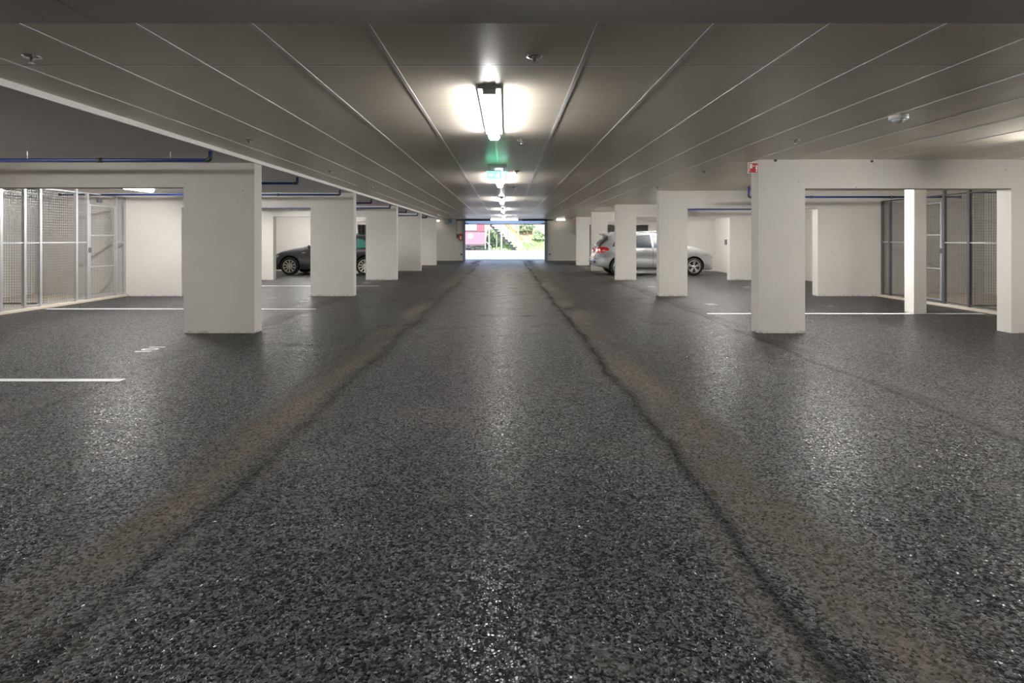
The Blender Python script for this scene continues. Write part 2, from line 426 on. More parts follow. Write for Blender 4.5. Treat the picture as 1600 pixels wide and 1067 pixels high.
# ================================================================== lamps
def make_lamp(loc, label, group, rz=0, L=1.7, mat='tube'):
    t = thing('ceiling_lamp', label, 'lamp', loc, group, rz)
    MB().box(-.085, .085, -L/2-.06, L/2+.06, .05, .075, .006).build('housing', 'housing', t)
    b = MB()
    prof = [(-.052, .051), (-.055, .005), (-.035, -.018), (.035, -.018), (.055, .005), (.052, .051)]
    a = [b.bm.verts.new((x, -L/2, z)) for x, z in prof]; c = [b.bm.verts.new((x, L/2, z)) for x, z in prof]
    for i in range(5): b.bm.faces.new((a[i], a[i+1], c[i+1], c[i]))
    b.bm.faces.new(a); b.bm.faces.new(list(reversed(c)))
    b.build('diffuser', mat, t)
    for s in (-1, 1): MB().box(-.05, .05, min(s*L/2, s*(L/2+.045)), max(s*L/2, s*(L/2+.045)), .012, .055, .006).build('end_cap', 'housing', t)
    return t
LZ = H-.075                                 # every lamp hangs directly on its ceiling
lamp = make_lamp((-.122, 5.02, LZ), 'nearest lit tube lamp on the ceiling over the middle of the aisle', 'tube lamps along the aisle')
nm = ['', 'second lit aisle lamp, just behind the green exit sign', 'third lit aisle lamp from the viewer', 'fourth lit aisle lamp from the viewer', 'fifth lit aisle lamp, farthest of the row']
for i in range(1, 5): copy_tree(lamp, (-.122, 5.02+5.4*i, LZ), nm[i])
make_lamp((-.1, 31.1, LZ), 'lit tube lamp mounted crosswise right in front of the gate', 'tube lamps along the aisle', math.pi/2, 1.45, 'dimtube')
copy_tree(lamp, (-.122, 1.2, 2.36-.075), 'added unseen fill lamp on the near beam, just above the view', 'tube lamps along the aisle')  # fill light added out of view to brighten the nearest pillar faces
bl = None
for side, x_, zz in (('left', -7.3, HB-.075), ('right', 5.85, LZ)):
    for i in range(0, 6):
        yy = 5.83+5.165*i
        if i == 5: yy = 30.6
        if side == 'left' and i == 0: yy = 4.7
        if side == 'right': yy -= .65 if i else .5
        xx = x_
        if i == 5: continue
        lab = 'lit tube lamp on the %s bay ceiling, %s' % (side, 'behind the viewer' if i < 0 else ['in front of the nearest pillar', 'between nearest and second pillar', 'between second and third pillar', 'between third and fourth pillar, above the car', 'between fourth and fifth pillar', 'beyond the fifth pillar'][i])
        grp = 'lamps in the %s bays' % side
        if i < 0: zz = 2.36-.075
        if bl is None: bl = make_lamp((xx, yy, zz), lab, grp, mat='baytube')
        else: copy_tree(bl, (xx, yy, zz), lab, grp)

make_lamp((2.95, 31.2, LZ), 'short lit tube lamp crosswise by the wall right of the gate', 'short lamps beside the gate', math.pi/2, .45, 'dimtube')
make_lamp((-3.85, 31.2, HB-.075), 'short lit tube lamp crosswise by the wall left of the gate', 'short lamps beside the gate', math.pi/2, .45, 'dimtube')

# exit sign
t = thing('exit_sign', 'green lit exit sign hanging from the aisle ceiling', 'exit sign', (-.135, 8.5, 0))
MB().box(-.145, .145, -.05, .05, H-.045, H, .006).build('housing', 'housing', t)
for s in (-1, 1): MB().tube([(s*.10, 0, H-.045), (s*.10, 0, 2.30)], .004, 6).build('hanger', 'darksteel', t)
pl = MB().box(-.15, .15, -.008, .008, 2.185, 2.305, .003).build('sign_panel', 'exit', t)
MB().box(-.15, .15, -.012, .012, 2.300, 2.312).build('frame_rail', 'housing', t)
b = MB()   # running figure, door and arrow
b.box(.065, .125, -.0105, -.0085, 2.20, 2.29)
b.prism([(-.12, 2.245), (-.09, 2.27), (-.09, 2.255), (-.05, 2.255), (-.05, 2.235), (-.09, 2.235), (-.09, 2.22)], -.0105, -.0085)
b.lathe([(.009, -.0105), (.009, -.0085)], 10, 'Y', (.02, 0, 2.283))
b.prism([(-.005, 2.24), (.018, 2.272), (.034, 2.262), (.02, 2.24), (.04, 2.205), (.028, 2.20), (.008, 2.228), (-.025, 2.212), (-.03, 2.222)], -.0105, -.0085)
b.build('pictogram', 'exitwhite', t)

# ceiling sprinklers
def make_sprinkler(loc, label):
    t = thing('ceiling_sprinkler', label, 'sprinkler', loc, 'ceiling sprinklers over the aisle')
    MB().lathe([(.05, 0), (.05, -.006), (.03, -.014)], 20, 'Z').build('escutcheon', 'chrome', t, True)
    MB().lathe([(.010, -.01), (.010, -.026), (.006, -.034), (.006, -.042)], 12, 'Z').build('nozzle', 'darksteel', t, True)
    MB().lathe([(.018, -.042), (.018, -.045)], 12, 'Z').build('deflector', 'chrome', t)
    return t
ry = [3.46, 6.38, 9.3, 12.2]; cx = [-2.85, .17, 3.2]
nmx = ['left of the aisle lamps', 'just right of the aisle lamps', 'over the right edge of the aisle']; nmy = ['front row nearest the viewer', 'second row', 'third row', 'fourth row']
sp0 = None
for j, yy in enumerate(ry):
    for i, xx in enumerate(cx):
        lb = 'small metal ceiling sprinkler %s, %s' % (nmx[i], nmy[j])
        if sp0 is None: sp0 = make_sprinkler((xx, yy, H), lb)
        else: copy_tree(sp0, (xx, yy, H), lb)
t = thing('motion_detector', 'white round motion detector on the ceiling at right', 'detector', (3.5, 5.14, H))
MB().lathe([(.076, 0), (.076, -.03), (.07, -.036)], 32).build('base', 'white_plastic', t, True)
MB().lathe([(.05, -.035), (.046, -.05), (.032, -.064), (.01, -.071)], 28).build('lens', 'housing', t, True)

# ================================================================== pipes
def drop_pipe(loc, y, zt, zb, xdrop, xend, label, side):
    s = -1 if side == 'left' else 1
    t = thing('sprinkler_pipe', label, 'pipe', (xdrop, y, 0), 'blue drop pipes in the %s bays' % side)
    MB().tube([(0, 0, zt), (0, 0, zb+.03), (s*.009, 0, zb+.009), (s*.03, 0, zb), (xend-xdrop, 0, zb)], .021, 12).build('pipe', 'pipe', t, True)
    MB().tube([(0, 0, zb+.05), (0, 0, zb+.028), (s*.008, 0, zb+.008), (s*.028, 0, zb), (s*.05, 0, zb)], .027, 12).build('elbow', 'darkpipe', t, True)
    for hx in (.48, 2.2, 3.9):
        if hx < abs(xend-xdrop): MB().tube([(s*hx, 0, zb), (s*hx, 0, zt)], .004, 6).build('hanger_rod', 'galv', t)
    for hx in (1.3, 3.0): MB().tube([(s*hx, 0, zb), (s*(hx+.06), 0, zb)], .028, 12).build('coupling', 'darkpipe', t, True)
    MB().tube([(xend-xdrop, 0, zb), (xend-xdrop+s*.03, 0, zb)], .03, 12).build('end_cap', 'darkpipe', t, True)
LY = [6.93, 9.82, 12.34, 15.2, 17.65, 20.5, 23.15, 25.7]
wh = ['in front of the nearest pillar', 'just behind the nearest pillar', 'just before the second pillar', 'just behind the second pillar', 'just before the third pillar', 'just behind the third pillar', 'just before the fourth pillar', 'behind the fourth pillar']
for i, yy in enumerate(LY):
    drop_pipe(None, yy, HB, 2.25, -3.56, -9.55 if i < 3 else -9.0, 'blue sprinkler pipe in the left bays, ' + wh[i], 'left')
for yy, w_ in ((12.2, 'just before the second pillar'), (17.3, 'just before the third pillar'), (22.5, 'just before the fourth pillar')):
    drop_pipe(None, yy, H, 2.19, 5.14, 9.6 if yy < 13 else 8.3, 'blue sprinkler pipe in the right bays, ' + w_, 'right')

# ================================================================== storage cages
def mesh_panel(x, y0, y1, z0, z1, parent, name='mesh_panel', along='Y', pitch=.05, w=.0035):
    b = MB(); n = int((y1-y0)/pitch); m = int((z1-z0)/pitch)
    for i in range(n+1):
        q = y0+(y1-y0)*i/n
        if along == 'Y': b.box(x-w/2, x+w/2, q-w/2, q+w/2, z0, z1)
        else: b.box(q-w/2, q+w/2, x-w/2, x+w/2, z0, z1)
    for j in range(m+1):
        q = z0+(z1-z0)*j/m
        if along == 'Y': b.box(x-w/2-w, x+w/2-w, y0, y1, q-w/2, q+w/2)
        else: b.box(y0, y1, x-w/2-w, x+w/2-w, q-w/2, q+w/2)
    return b.build(name, 'wire', parent, recalc=False)

def cage(side):
    s = -1 if side == 'left' else 1
    X = -8.68 if side == 'left' else 8.47
    if side == 'left':
        posts = [8.25, 9.05, 9.88, 10.37, 10.72, 11.62, 11.93, 12.80, 13.08]; door = (11.96, 12.78); ht = 2.25; part = 10.88; xo = XL
        lab = 'wire mesh storage cage along the left wall with a closed mesh door'
    else:
        posts = [8.25, 9.4, 10.53, 11.13, 12.05, 12.70, 12.96]; door = (11.17, 12.03); ht = 2.15; part = 10.53; xo = XR
        lab = 'wire mesh storage cage along the right wall, behind the slim white post'
    t = thing('storage_cage', lab, 'cage', (X, 0, 0))
    for p in posts:
        w = .05; top = HB if side == 'left' else H
        if side == 'left' and p > 11.7: top = 2.25
        if side == 'right' and p > 11.5: top = 2.15
        MB().box(-w/2, w/2, p-w/2, p+w/2, .055, top).build('post', 'galv' if side == 'left' else 'darksteel', t)
    for zz in (.085, ht):
        MB().box(-.012, .012, posts[0], posts[-1], zz-.012, zz+.012).build('rail', 'galv' if side == 'left' else 'darksteel', t)
    MB().box(-.016, .016, posts[0], door[0], 1.22, 1.245).build('middle_rail', 'galv', t)
    MB().box(-.016, .016, door[1], posts[-1], 1.22, 1.245).build('middle_rail', 'galv', t)
    mesh_panel(0, posts[0], door[0], .09, ht-.01, t); mesh_panel(0, door[1], posts[-1], .09, ht-.01, t)
    d = MB()
    y0, y1 = door[0]+.03, door[1]-.03
    for q in (y0, y1): d.box(-.018, .018, q-.018, q+.018, .1, 2.03)
    for zz in (.12, .72, 1.38, 2.01): d.box(-.014, .014, y0, y1, zz-.012, zz+.012)
    dd = d.build('door', 'galv', t)
    mesh_panel(0, y0, y1, .12, 2.01, dd, 'door_mesh')
    MB().box(-.03, .03, y0-.06, y0+.03, 1.02, 1.12, .004).build('lock', 'darksteel', dd)
    a, c = sorted((0, xo-X))
    pt = MB()
    for zz in (.085, ht): pt.box(a, c, part-.015, part+.015, zz-.015, zz+.015)
    pt.box((a+c)/2-.02, (a+c)/2+.02, part-.02, part+.02, .055, ht)
    pt.build('partition_frame', 'darksteel', t); mesh_panel(part, a, c, .09, ht-.01, t, 'partition_mesh', 'X')
    return t
cage('left'); cage('right')
# cable trays inside the cages
for side, x_, ya, yb in (('left', -10.45, 11.0, 13.0), ('right', 10.3, 10.9, 11.9)):
    t = thing('cable_tray', 'grey wire cable tray under the ceiling inside the %s cage' % side, 'cable tray', (x_, ya, 2.2))
    for s in (-1, 1): MB().box(s*.13-.006, s*.13+.006, 0, yb-ya, 0, .06).build('side_rail', 'wire', t)
    b = MB()
    for i in range(int((yb-ya)/.06)): b.box(-.13, .13, i*.06, i*.06+.008, 0, .008)
    b.build('rungs', 'wire', t)
    b = MB()
    for q in (-.06, -.02, .03, .07): b.tube([(q, -.02, .025), (q, (yb-ya)+.02, .025)], .016, 8)
    b.build('cables', 'black', t)
t = thing('storage_cage', 'small distant wire cage far left, seen above the dark car roof', 'cage', (-7.58, 29.3, 0))
for p in (0, .45, 1.2, 2.3): MB().box(-.03, .03, p-.03, p+.03, 0, 2.2).build('post', 'darksteel', t)
mesh_panel(0, 0, 2.3, .05, 2.15, t, pitch=.08)
struct(MB().box(9.38, 9.42, 16.3, 17.5, .02, 2.05).build('door_1', 'galv'))
o = MB().box(-.02, .02, -.03, .03, 0, 2.08).build('door_frame', 'darksteel', None); o.location = (9.37, 17.55, 0); struct(o); o.name = 'trim_2'
tag(MB().box(8.43, 8.5, 22.05, 22.25, 1.08, 1.28, .005).build('socket_box', 'darksteel'), 'small dark socket box on the side wall behind the silver car', 'socket box')
t = thing('cage_sign', 'small grey box above the door of the left cage', 'box', (-8.72, 12.35, 2.13))
MB().box(-.02, .02, -.06, .06, -.05, .05, .004).build('casing', 'darksteel', t)

# ================================================================== red hose sign on right columns
def make_sign(loc, label):
    t = thing('fire_sign', label, 'sign', loc, 'red fire hose signs on column corners')
    MB().box(-.155, -.004, -.012, .0, -.075, .075, .004).build('backing', 'signwhite', t)
    MB().box(-.145, -.014, -.0145, -.012, -.066, .066).build('red_face', 'red', t)
    b = MB(); y0, y1 = -.0165, -.0145
    b.box(-.135, -.095, y0, y1, -.005, .055); b.box(-.135, -.127, y0, y1, -.05, -.005)     # hose cabinet
    b.prism([(-.085, .028), (-.072, .040), (-.072, .032), (-.056, .032), (-.056, .024), (-.072, .024), (-.072, .016)], y0, y1)   # arrow
    b.prism([(-.048, .012), (-.040, .045), (-.034, .025), (-.026, .050), (-.022, .020), (-.028, .0), (-.020, -.010), (-.030, -.030), (-.018, -.050), (-.045, -.055), (-.050, -.040), (-.038, -.022), (-.052, -.012)], y0, y1)  # flame
    b.build('pictogram', 'signwhite', t)
    MB().box(-.004, .0, -.012, .06, -.06, .06).build('bracket', 'galv', t)
    return t
sg = make_sign((3.487, FY[0]-.005, 2.28), 'red square fire hose sign at the top corner of the nearest right column')
copy_tree(sg, (3.489, FY[4]-.002, 2.27), 'tiny distant red sign at the top corner of the farthest right column')

# ================================================================== floor markings
def line(x0, x1, y, label, w=.10):
    tag(MB().grid(lambda u, v: (x0+(x1-x0)*u, y-w/2+w*v+.012*math.sin(u*5), .003), 20, 1).build('bay_line', 'line'), label, 'floor marking', 'white bay lines')
line(-8.55, -3.53, 5.31, 'white bay line on the floor at far left, nearest the viewer')
line(-8.55, -3.53, 10.7, 'white bay line running behind the nearest left column')
line(-8.55, -3.53, 15.95, 'white bay line on the left running in front of the dark car')
line(3.5, 8.3, 10.03, 'white bay line on the right running behind the red-signed column')
line(3.5, 4.0, 25.7, 'short faint white line end on the floor behind the silver car tail')
line(-8.55, -3.53, 26.3, 'white bay line on the left beyond the dark car')
def number(txt, x, y, side, label, size=.27):
    cu = bpy.data.curves.new('t', 'FONT'); cu.body = txt; cu.size = size; cu.align_x = 'CENTER'; cu.align_y = 'CENTER'; cu.offset = .004
    tmp = bpy.data.objects.new('t', cu); C.objects.link(tmp)
    bpy.context.view_layer.update()
    me = bpy.data.meshes.new_from_object(tmp.evaluated_get(bpy.context.evaluated_depsgraph_get()))
    bpy.data.objects.remove(tmp)
    rz = math.pi/2 if side == 'left' else -math.pi/2
    me.transform(Matrix.Rotation(rz, 4, 'Z')); me.name = 'bay_number'; me.materials.clear(); me.materials.append(M['line'])
    o = bpy.data.objects.new('bay_number', me); C.objects.link(o); o.location = (x, y, .004)
    tag(o, label, 'floor marking', 'painted bay numbers')
number('101', -4.18, 6.78, 'left', 'white painted bay number before the nearest left column')
number('11', -4.16, 11.95, 'left', 'white painted bay number between nearest and second left column')
number('11', -4.17, 17.2, 'left', 'white painted bay number just before the third left column')
number('11', 4.06, 11.45, 'right', 'white painted bay number between nearest and second right column')
number('11', 3.95, 15.7, 'right', 'white painted bay number half hidden by the second right column')
number('11', 6.45, 15.5, 'right', 'white painted bay number before the third right end pier', .24)
number('1', 6.25, 11.1, 'right', 'faint small white floor mark deep in the nearest right bay', .16)

# ================================================================== cars
def interp(pts, x):
    if x <= pts[0][0]: return pts[0][1]
    for (a, b_), (c, d) in zip(pts, pts[1:]):
        if x <= c:
            t = (x-a)/(c-a); return b_+(d-b_)*t
    return pts[-1][1]
def smooth_prof(pts, x, L):
    # small box filter keeps the drawn corners soft
    r = .035; return sum(interp(pts, min(max(x+d, 0), L))*w for d, w in ((-r, .25), (0, .5), (r, .25)))

class Car:
    def __init__(s, L, W, top, bot, belt):
        s.L, s.W, s.top, s.bot, s.belt = L, W, top, bot, belt
    def zt(s, x): return smooth_prof(s.top, x, s.L)
    def zb(s, x): return smooth_prof(s.bot, x, s.L)
    def wp(s, x):
        q = min(abs(2*x/s.L-1), .9995); return s.W/2*(1-q**9)**(1/3.4)
    def hw(s, x, z):
        zb, zt = s.zb(x), s.zt(x); f = min(max((z-zb)/(zt-zb), 0), 1)
        side = 1-.035*max(0, (.5-z)/.3)-.012*math.cos((z-.62)*14)*(1 if z < s.belt else 0)
        if z > s.belt: side -= .30*((z-s.belt)/.6)**1.15
        return s.wp(x)*side*(1-f**7)**(1/5.0)
    def ztop_at(s, x, y):
        lo, hi = s.zb(x)+.3*(s.zt(x)-s.zb(x)), s.zt(x)
        for _ in range(30):
            m = (lo+hi)/2
            if s.hw(x, m) > abs(y): lo = m
            else: hi = m
        return lo
    def body(s, parent, paint, wheels, r):
        b = MB(); NX, NZ = 90, 26; rings = []
        for i in range(NX+1):
            x = s.L*(.5-.5*math.cos(math.pi*i/NX)); x = min(max(x, .002), s.L-.002)
            zb, zt = s.zb(x), s.zt(x); half = []
            for j in range(NZ+1):
                f = 1-(1-j/NZ)**1.8; half.append((s.hw(x, zb+f*(zt-zb)), zb+f*(zt-zb)))
            ring = [b.bm.verts.new((x, -y, z)) for y, z in half]
            ring += [b.bm.verts.new((x, y, z)) for y, z in reversed(half[:-1])]
            rings.append(ring)
        n = len(rings[0])
        for i in range(NX):
            for j in range(n):
                k_ = (j+1) % n; b.bm.faces.new((rings[i][j], rings[i][k_], rings[i+1][k_], rings[i+1][j]))
        b.bm.faces.new(rings[0]); b.bm.faces.new(list(reversed(rings[-1])))
        o = b.build('body', [paint, 'black'], None, True)
        c = MB()
        for wx in wheels:
            for sy in (-1, 1):
                c.lathe([(r+.045, sy*(s.W/2-.30)), (r+.045, sy*(s.W/2+.2))], 48, 'Y', (wx, 0, r+.012))
        cu = c.build('cutter', [paint, 'black'], None)
        for p in cu.data.polygons: p.material_index = 1
        md = o.modifiers.new('b', 'BOOLEAN'); md.object = cu; md.operation = 'DIFFERENCE'; md.solver = 'EXACT'
        bpy.context.view_layer.update()
        me = bpy.data.meshes.new_from_object(o.evaluated_get(bpy.context.evaluated_depsgraph_get()))
        o.modifiers.clear(); o.data = me; bpy.data.objects.remove(cu)
        me.name = 'body'; o.parent = parent
        return o
    def side(s, name, lo, hi, mat, parent, sy=-1, off=.007, nx=20, nz=8):
        """patch lying on the flank between two x,z polylines"""
        x0 = max(lo[0][0], hi[0][0]); x1 = min(lo[-1][0], hi[-1][0])
        def fn(u, v):
            x = x0+(x1-x0)*u; a, c = interp(lo, x), interp(hi, x); z = a+(c-a)*v
            return (x, sy*(s.hw(x, z)+off), z)
        return MB().grid(fn, nx, nz).build(name, mat, parent, True)
    def upper(s, name, x0, x1, wy, mat, parent, off=.008, end=0):
        def fn(u, v):
            x = x0+(x1-x0)*u; y = (-wy+2*wy*v); z = s.ztop_at(x, y)
            return (x+end*off, y, z+off)
        return MB().grid(fn, 16, 16).build(name, mat, parent, True)

def wheel(parent, x, y, r, sy, nsp, rimmat, double=False):
    w = .2
    e = bpy.data.objects.new('wheel', None)
    b = MB(); b.lathe([(r*.70, -w/2), (r*.93, -w/2), (r, -w/2+.03), (r, w/2-.03), (r*.93, w/2), (r*.70, w/2), (r*.69, w/2-.03), (r*.69, -w/2+.03), (r*.70, -w/2)], 40, 'Y', caps=False)
    t = b.build('wheel', 'rubber', parent, True); t.location = (x, y, r)
    yo = sy*w/2
    b = MB(); b.lathe([(r*.71, yo), (r*.71, yo-sy*.07), (r*.66, yo-sy*.075), (r*.66, yo+sy*.004), (r*.71, yo+sy*.004), (r*.71, yo)], 40, 'Y', caps=False)
    b.lathe([(.055, yo-sy*.06), (.055, yo-sy*.008), (.03, yo)], 20, 'Y')
    R = r*.67
    for q in range(nsp):
        a0 = 2*math.pi*q/nsp+.3
        for da in ((-.17, .17) if double else (0,)):
            a = a0+da
            b.bar((.03*math.cos(a0), yo-sy*.03, .03*math.sin(a0)), (R*math.cos(a), yo-sy*.014, R*math.sin(a)), .030 if double else .036, .022, (0, 1, 0))
    b.build('alloy_rim', rimmat, t)
    b = MB(); b.lathe([(r*.66, yo-sy*.10), (r*.66, yo-sy*.095)], 24, 'Y'); b.build('brake_disc', 'black', t)
    bpy.data.objects.remove(e)
    return t

# silver hatchback, nose to the right
L = 4.36
sv = Car(L, 1.80,
    [(0, .60), (.02, .72), (.05, .80), (.09, .86), (.12, 1.00), (.17, 1.08), (.34, 1.27), (.50, 1.43), (.62, 1.50), (1.2, 1.545), (1.9, 1.555), (2.4, 1.53), (2.75, 1.42), (3.15, 1.17), (3.28, 1.10), (3.6, 1.04), (3.95, .94), (4.15, .84), (4.28, .72), (4.34, .60), (4.36, .50)],
    [(0, .40), (.08, .33), (.5, .24), (.9, .2), (3.6, .2), (4.1, .2), (4.3, .24), (4.36, .30)], .98)
t = thing('car', 'silver hatchback parked in the right bay behind two columns, red tail lamp facing the aisle', 'car', (3.17, 21.42, 0))
sv.body(t, 'silver', (.86, 3.53), .315)
for wx in (.86, 3.53):
    for sy in (-1, 1): wheel(t, wx, sy*.79, .315, sy, 5, 'rim', True)
for sy in (-1, 1):
    sv.side('side_window', [(1.08, 1.0), (1.75, .99), (2.02, .985)], [(1.08, 1.32), (1.3, 1.42), (2.02, 1.46)], 'glass', t, sy)
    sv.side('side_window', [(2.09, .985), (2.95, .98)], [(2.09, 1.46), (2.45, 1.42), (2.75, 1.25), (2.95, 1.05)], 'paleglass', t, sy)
    sv.side('side_window', [(.62, 1.04), (1.0, 1.01)], [(.62, 1.06), (.75, 1.28), (1.0, 1.36)], 'glass', t, sy, nx=8)
    sv.side('tail_lamp', [(.04, .83), (.14, .80), (.3, .81), (.50, .90)], [(.04, .96), (.2, 1.02), (.42, 1.01), (.50, .97)], 'taillight', t, sy, .012)
    sv.side('headlamp', [(3.85, .74), (4.05, .68), (4.26, .58)], [(3.85, .78), (4.05, .80), (4.26, .70)], 'headlight', t, sy, .01)
    for xs in (1.12, 2.05, 2.98): sv.side('door_seam', [(xs, .30), (xs+.012, .30)], [(xs, .985), (xs+.012, .985)], 'black', t, sy, .003, 1, 16)
    sv.side('sill', [(1.2, .22), (3.1, .22)], [(1.2, .30), (3.1, .30)], 'darksteel', t, sy, .008)
    for xs in (1.85, 2.7):
        y_ = sy*(sv.hw(xs, .90)+.02); MB().box(xs-.10, xs+.10, y_-.012, y_+.012, .885, .912, .006).build('door_handle', 'silver', t)
    y_ = sy*(sv.hw(2.8, 1.0)+.08); MB().box(2.72, 2.85, y_-.09, y_+.09, .98, 1.12, .03).build('wing_mirror', 'silver', t, True)
    MB().tube([(.75, sy*.60, 1.525), (.85, sy*.61, 1.565), (2.2, sy*.61, 1.575), (2.35, sy*.6, 1.54)], .014, 8).build('roof_rail', 'galv', t, True)
sv.upper('rear_window', .165, .50, .70, 'glass', t)
sv.upper('windscreen', 2.52, 3.12, .64, 'glass', t)
MB().prism([(.36, 1.495), (.62, 1.525), (.70, 1.50), (.56, 1.40), (.42, 1.455)], -.58, .58).build('rear_spoiler', 'silver', t)
MB().box(.352, .37, -.50, .50, 1.462, 1.495).build('brake_light_strip', 'darksteel', t)
MB().box(.028, .06, -.26, .26, .80, .92, .004).build('number_plate', 'plate', t)
MB().box(-.012, .05, -.62, .62, .44, .52, .02).build('bumper_strip', 'darksteel', t)
MB().box(-.015, .05, -.70, .70, .60, .63, .01).build('bumper_chrome', 'rim', t)
MB().lathe([(.035, .09), (.035, .105)], 20, 'X', (0, 0, 1.02)).build('badge', 'rim', t)
MB().box(.66, .80, -.02, .02, 1.50, 1.56, .012).build('roof_antenna', 'silver', t)

# dark estate, nose to the left
bk = Car(4.5, 1.80,
    [(0, .55), (.02, .70), (.05, .80), (.10, .98), (.20, 1.10), (.42, 1.33), (.58, 1.41), (1.1, 1.46), (1.8, 1.475), (2.3, 1.44), (2.65, 1.30), (3.05, 1.08), (3.2, 1.02), (3.6, .955), (4.0, .86), (4.25, .75), (4.4, .64), (4.47, .55), (4.5, .46)],
    [(0, .38), (.1, .30), (.5, .22), (3.8, .2), (4.3, .2), (4.45, .24), (4.5, .30)], .94)
t = thing('car', 'dark grey estate car parked in the left bay, its nose pointing away from the aisle', 'car', (-4.18, 21.62, 0), None, math.pi)
bk.body(t, 'graphite', (.92, 3.63), .325)
for wx in (.92, 3.63):
    for sy in (-1, 1): wheel(t, wx, sy*.79, .325, sy, 10, 'rimgold')
for sy in (-1, 1):
    bk.side('side_window', [(2.0, .96), (2.95, .95)], [(2.0, 1.36), (2.35, 1.33), (2.65, 1.19), (2.95, 1.0)], 'glass', t, sy)
    bk.side('side_window', [(1.3, .97), (1.93, .96)], [(1.3, 1.35), (1.93, 1.37)], 'glass', t, sy)
    bk.side('rear_quarter_window', [(.85, 1.0), (.95, .98), (1.24, .97)], [(.85, 1.1), (.95, 1.24), (1.24, 1.34)], 'teal', t, sy)
    bk.side('headlamp', [(4.02, .66), (4.2, .60), (4.38, .52)], [(4.02, .72), (4.2, .73), (4.38, .64)], 'headlight', t, sy, .01)
    bk.side('tail_lamp', [(.05, .78), (.4, .80)], [(.05, .92), (.4, .90)], 'taillight', t, sy, .01)
    bk.side('wing_badge', [(3.05, .80), (3.17, .80)], [(3.05, .815), (3.17, .82)], 'rim', t, sy, .01, 3, 2)
    for xs in (1.26, 2.0, 3.0): bk.side('door_seam', [(xs, .30), (xs+.012, .30)], [(xs, .95), (xs+.012, .95)], 'black', t, sy, .003, 1, 16)
    bk.side('sill', [(1.3, .22), (3.2, .22)], [(1.3, .29), (3.2, .29)], 'black', t, sy, .008)
    bk.side('bumper_light', [(4.2, .42), (4.4, .40)], [(4.2, .46), (4.4, .46)], 'headlight', t, sy, .01, 4, 2)
    for xs in (1.75, 2.5):
        y_ = sy*(bk.hw(xs, .86)+.02); MB().box(xs-.10, xs+.10, y_-.012, y_+.012, .845, .87, .006).build('door_handle', 'graphite', t)
    y_ = sy*(bk.hw(2.85, .98)+.08); MB().box(2.78, 2.92, y_-.09, y_+.09, .96, 1.09, .03).build('wing_mirror', 'graphite', t, True)
    MB().tube([(.6, sy*.58, 1.42), (.8, sy*.59, 1.475), (2.1, sy*.59, 1.49), (2.25, sy*.58, 1.45)], .014, 8).build('roof_rail', 'black', t, True)
bk.upper('windscreen', 2.42, 3.0, .64, 'glass', t); bk.upper('rear_window', .22, .42, .6, 'glass', t)
MB().box(-.02, .03, -.26, .26, .72, .83, .004).build('number_plate', 'plate', t)

# ================================================================== outside
gz = .27
b = MB(); oy = [32.2, 34, 40, 52, 60]; oz = [.112, .115, .17, gz, gz+.05]
b.grid(lambda u, v: (-30+60*u, oy[int(round(v*4))], oz[int(round(v*4))]), 4, 4)
struct(b.build('ground_outside', 'outground'))
def hz(x, y):
    q = min(max((y-54)/14, 0), 1); q = q*q*(3-2*q)
    return .25+7.5*q*(1+.12*math.sin(x*.5))+.35*math.sin(x*1.1+y*.7)*q+.15*math.sin(x*3.1+y*2.3)*min(q*6, 1)
struct(MB().grid(lambda u, v: (-34+68*u, 54+26*v, hz(-34+68*u, 54+26*v)), 90, 40).build('hillside', 'earth', None, True))
def bush(x, y, rx, rz_, n, mat, label):
    t = thing('bush', label, 'bush', (x, y, hz(x, y)-.1 if y > 54 else gz-.02), 'bushes on the slope outside')
    b = MB(); rnd = random.Random(int(x*31+y*7))
    for _ in range(n):
        d = Vector((rnd.gauss(0, 1), rnd.gauss(0, 1), abs(rnd.gauss(0, 1))+.05)).normalized()
        r = .55+.45*rnd.random()**.5
        lump = 1+.18*math.sin(d.x*5+x)+.15*math.cos(d.z*7+y)
        p = Vector((d.x*rx, d.y*rx, .15+d.z*rz_))*r*lump; s = .07+.07*rnd.random()
        a = Vector((rnd.uniform(-1, 1), rnd.uniform(-1, 1), rnd.uniform(-1, 1))).normalized(); c = a.orthogonal().normalized()
        vs_ = [b.bm.verts.new(p+a*s), b.bm.verts.new(p+c*s*.5), b.bm.verts.new(p-a*s), b.bm.verts.new(p-c*s*.5)]
        b.bm.faces.new(vs_)
    b.build('foliage', mat, t, recalc=False)
    b = MB()
    for q in range(5):
        a = q*1.3; b.tube([(0, 0, 0), (math.cos(a)*rx*.3, math.sin(a)*rx*.3, rz_*.4), (math.cos(a)*rx*.55, math.sin(a)*rx*.55, rz_*.75)], .03, 5)
    b.build('stems', 'bark', t)
for args in ((-1.35, 56.2, .7, 1.6, 1500, 'leaf2', 'tall bush outside between the red cabin and the first fence post'),
             (-.9, 55.4, .9, 1.9, 1600, 'leaf', 'bush outside under the upper steps'),
             (-.1, 54.6, .5, .8, 1100, 'leaf', 'low bush outside left of the stair foot'),
             (.3, 54.4, .5, .7, 900, 'leaf2', 'small bush outside directly under the lower steps'),
             (1.9, 58.2, 1.2, 1.0, 1600, 'leaf2', 'pale bush high on the slope right of the stair'),
             (3.3, 57.0, .9, .9, 1400, 'leaf', 'bush on the slope by the right edge of the gate opening'),
             (2.4, 55.4, .35, .3, 400, 'leaf', 'tiny dark shrub in the grass right of the stair foot'),
             (-3.2, 60.0, 1.6, 1.6, 1500, 'leaf', 'bush behind the red cabin'),
             (.3, 60.5, 1.6, 1.5, 1500, 'leaf2', 'bush high on the slope behind the stair')):
    bush(*args)
b = MB(); rnd = random.Random(3)
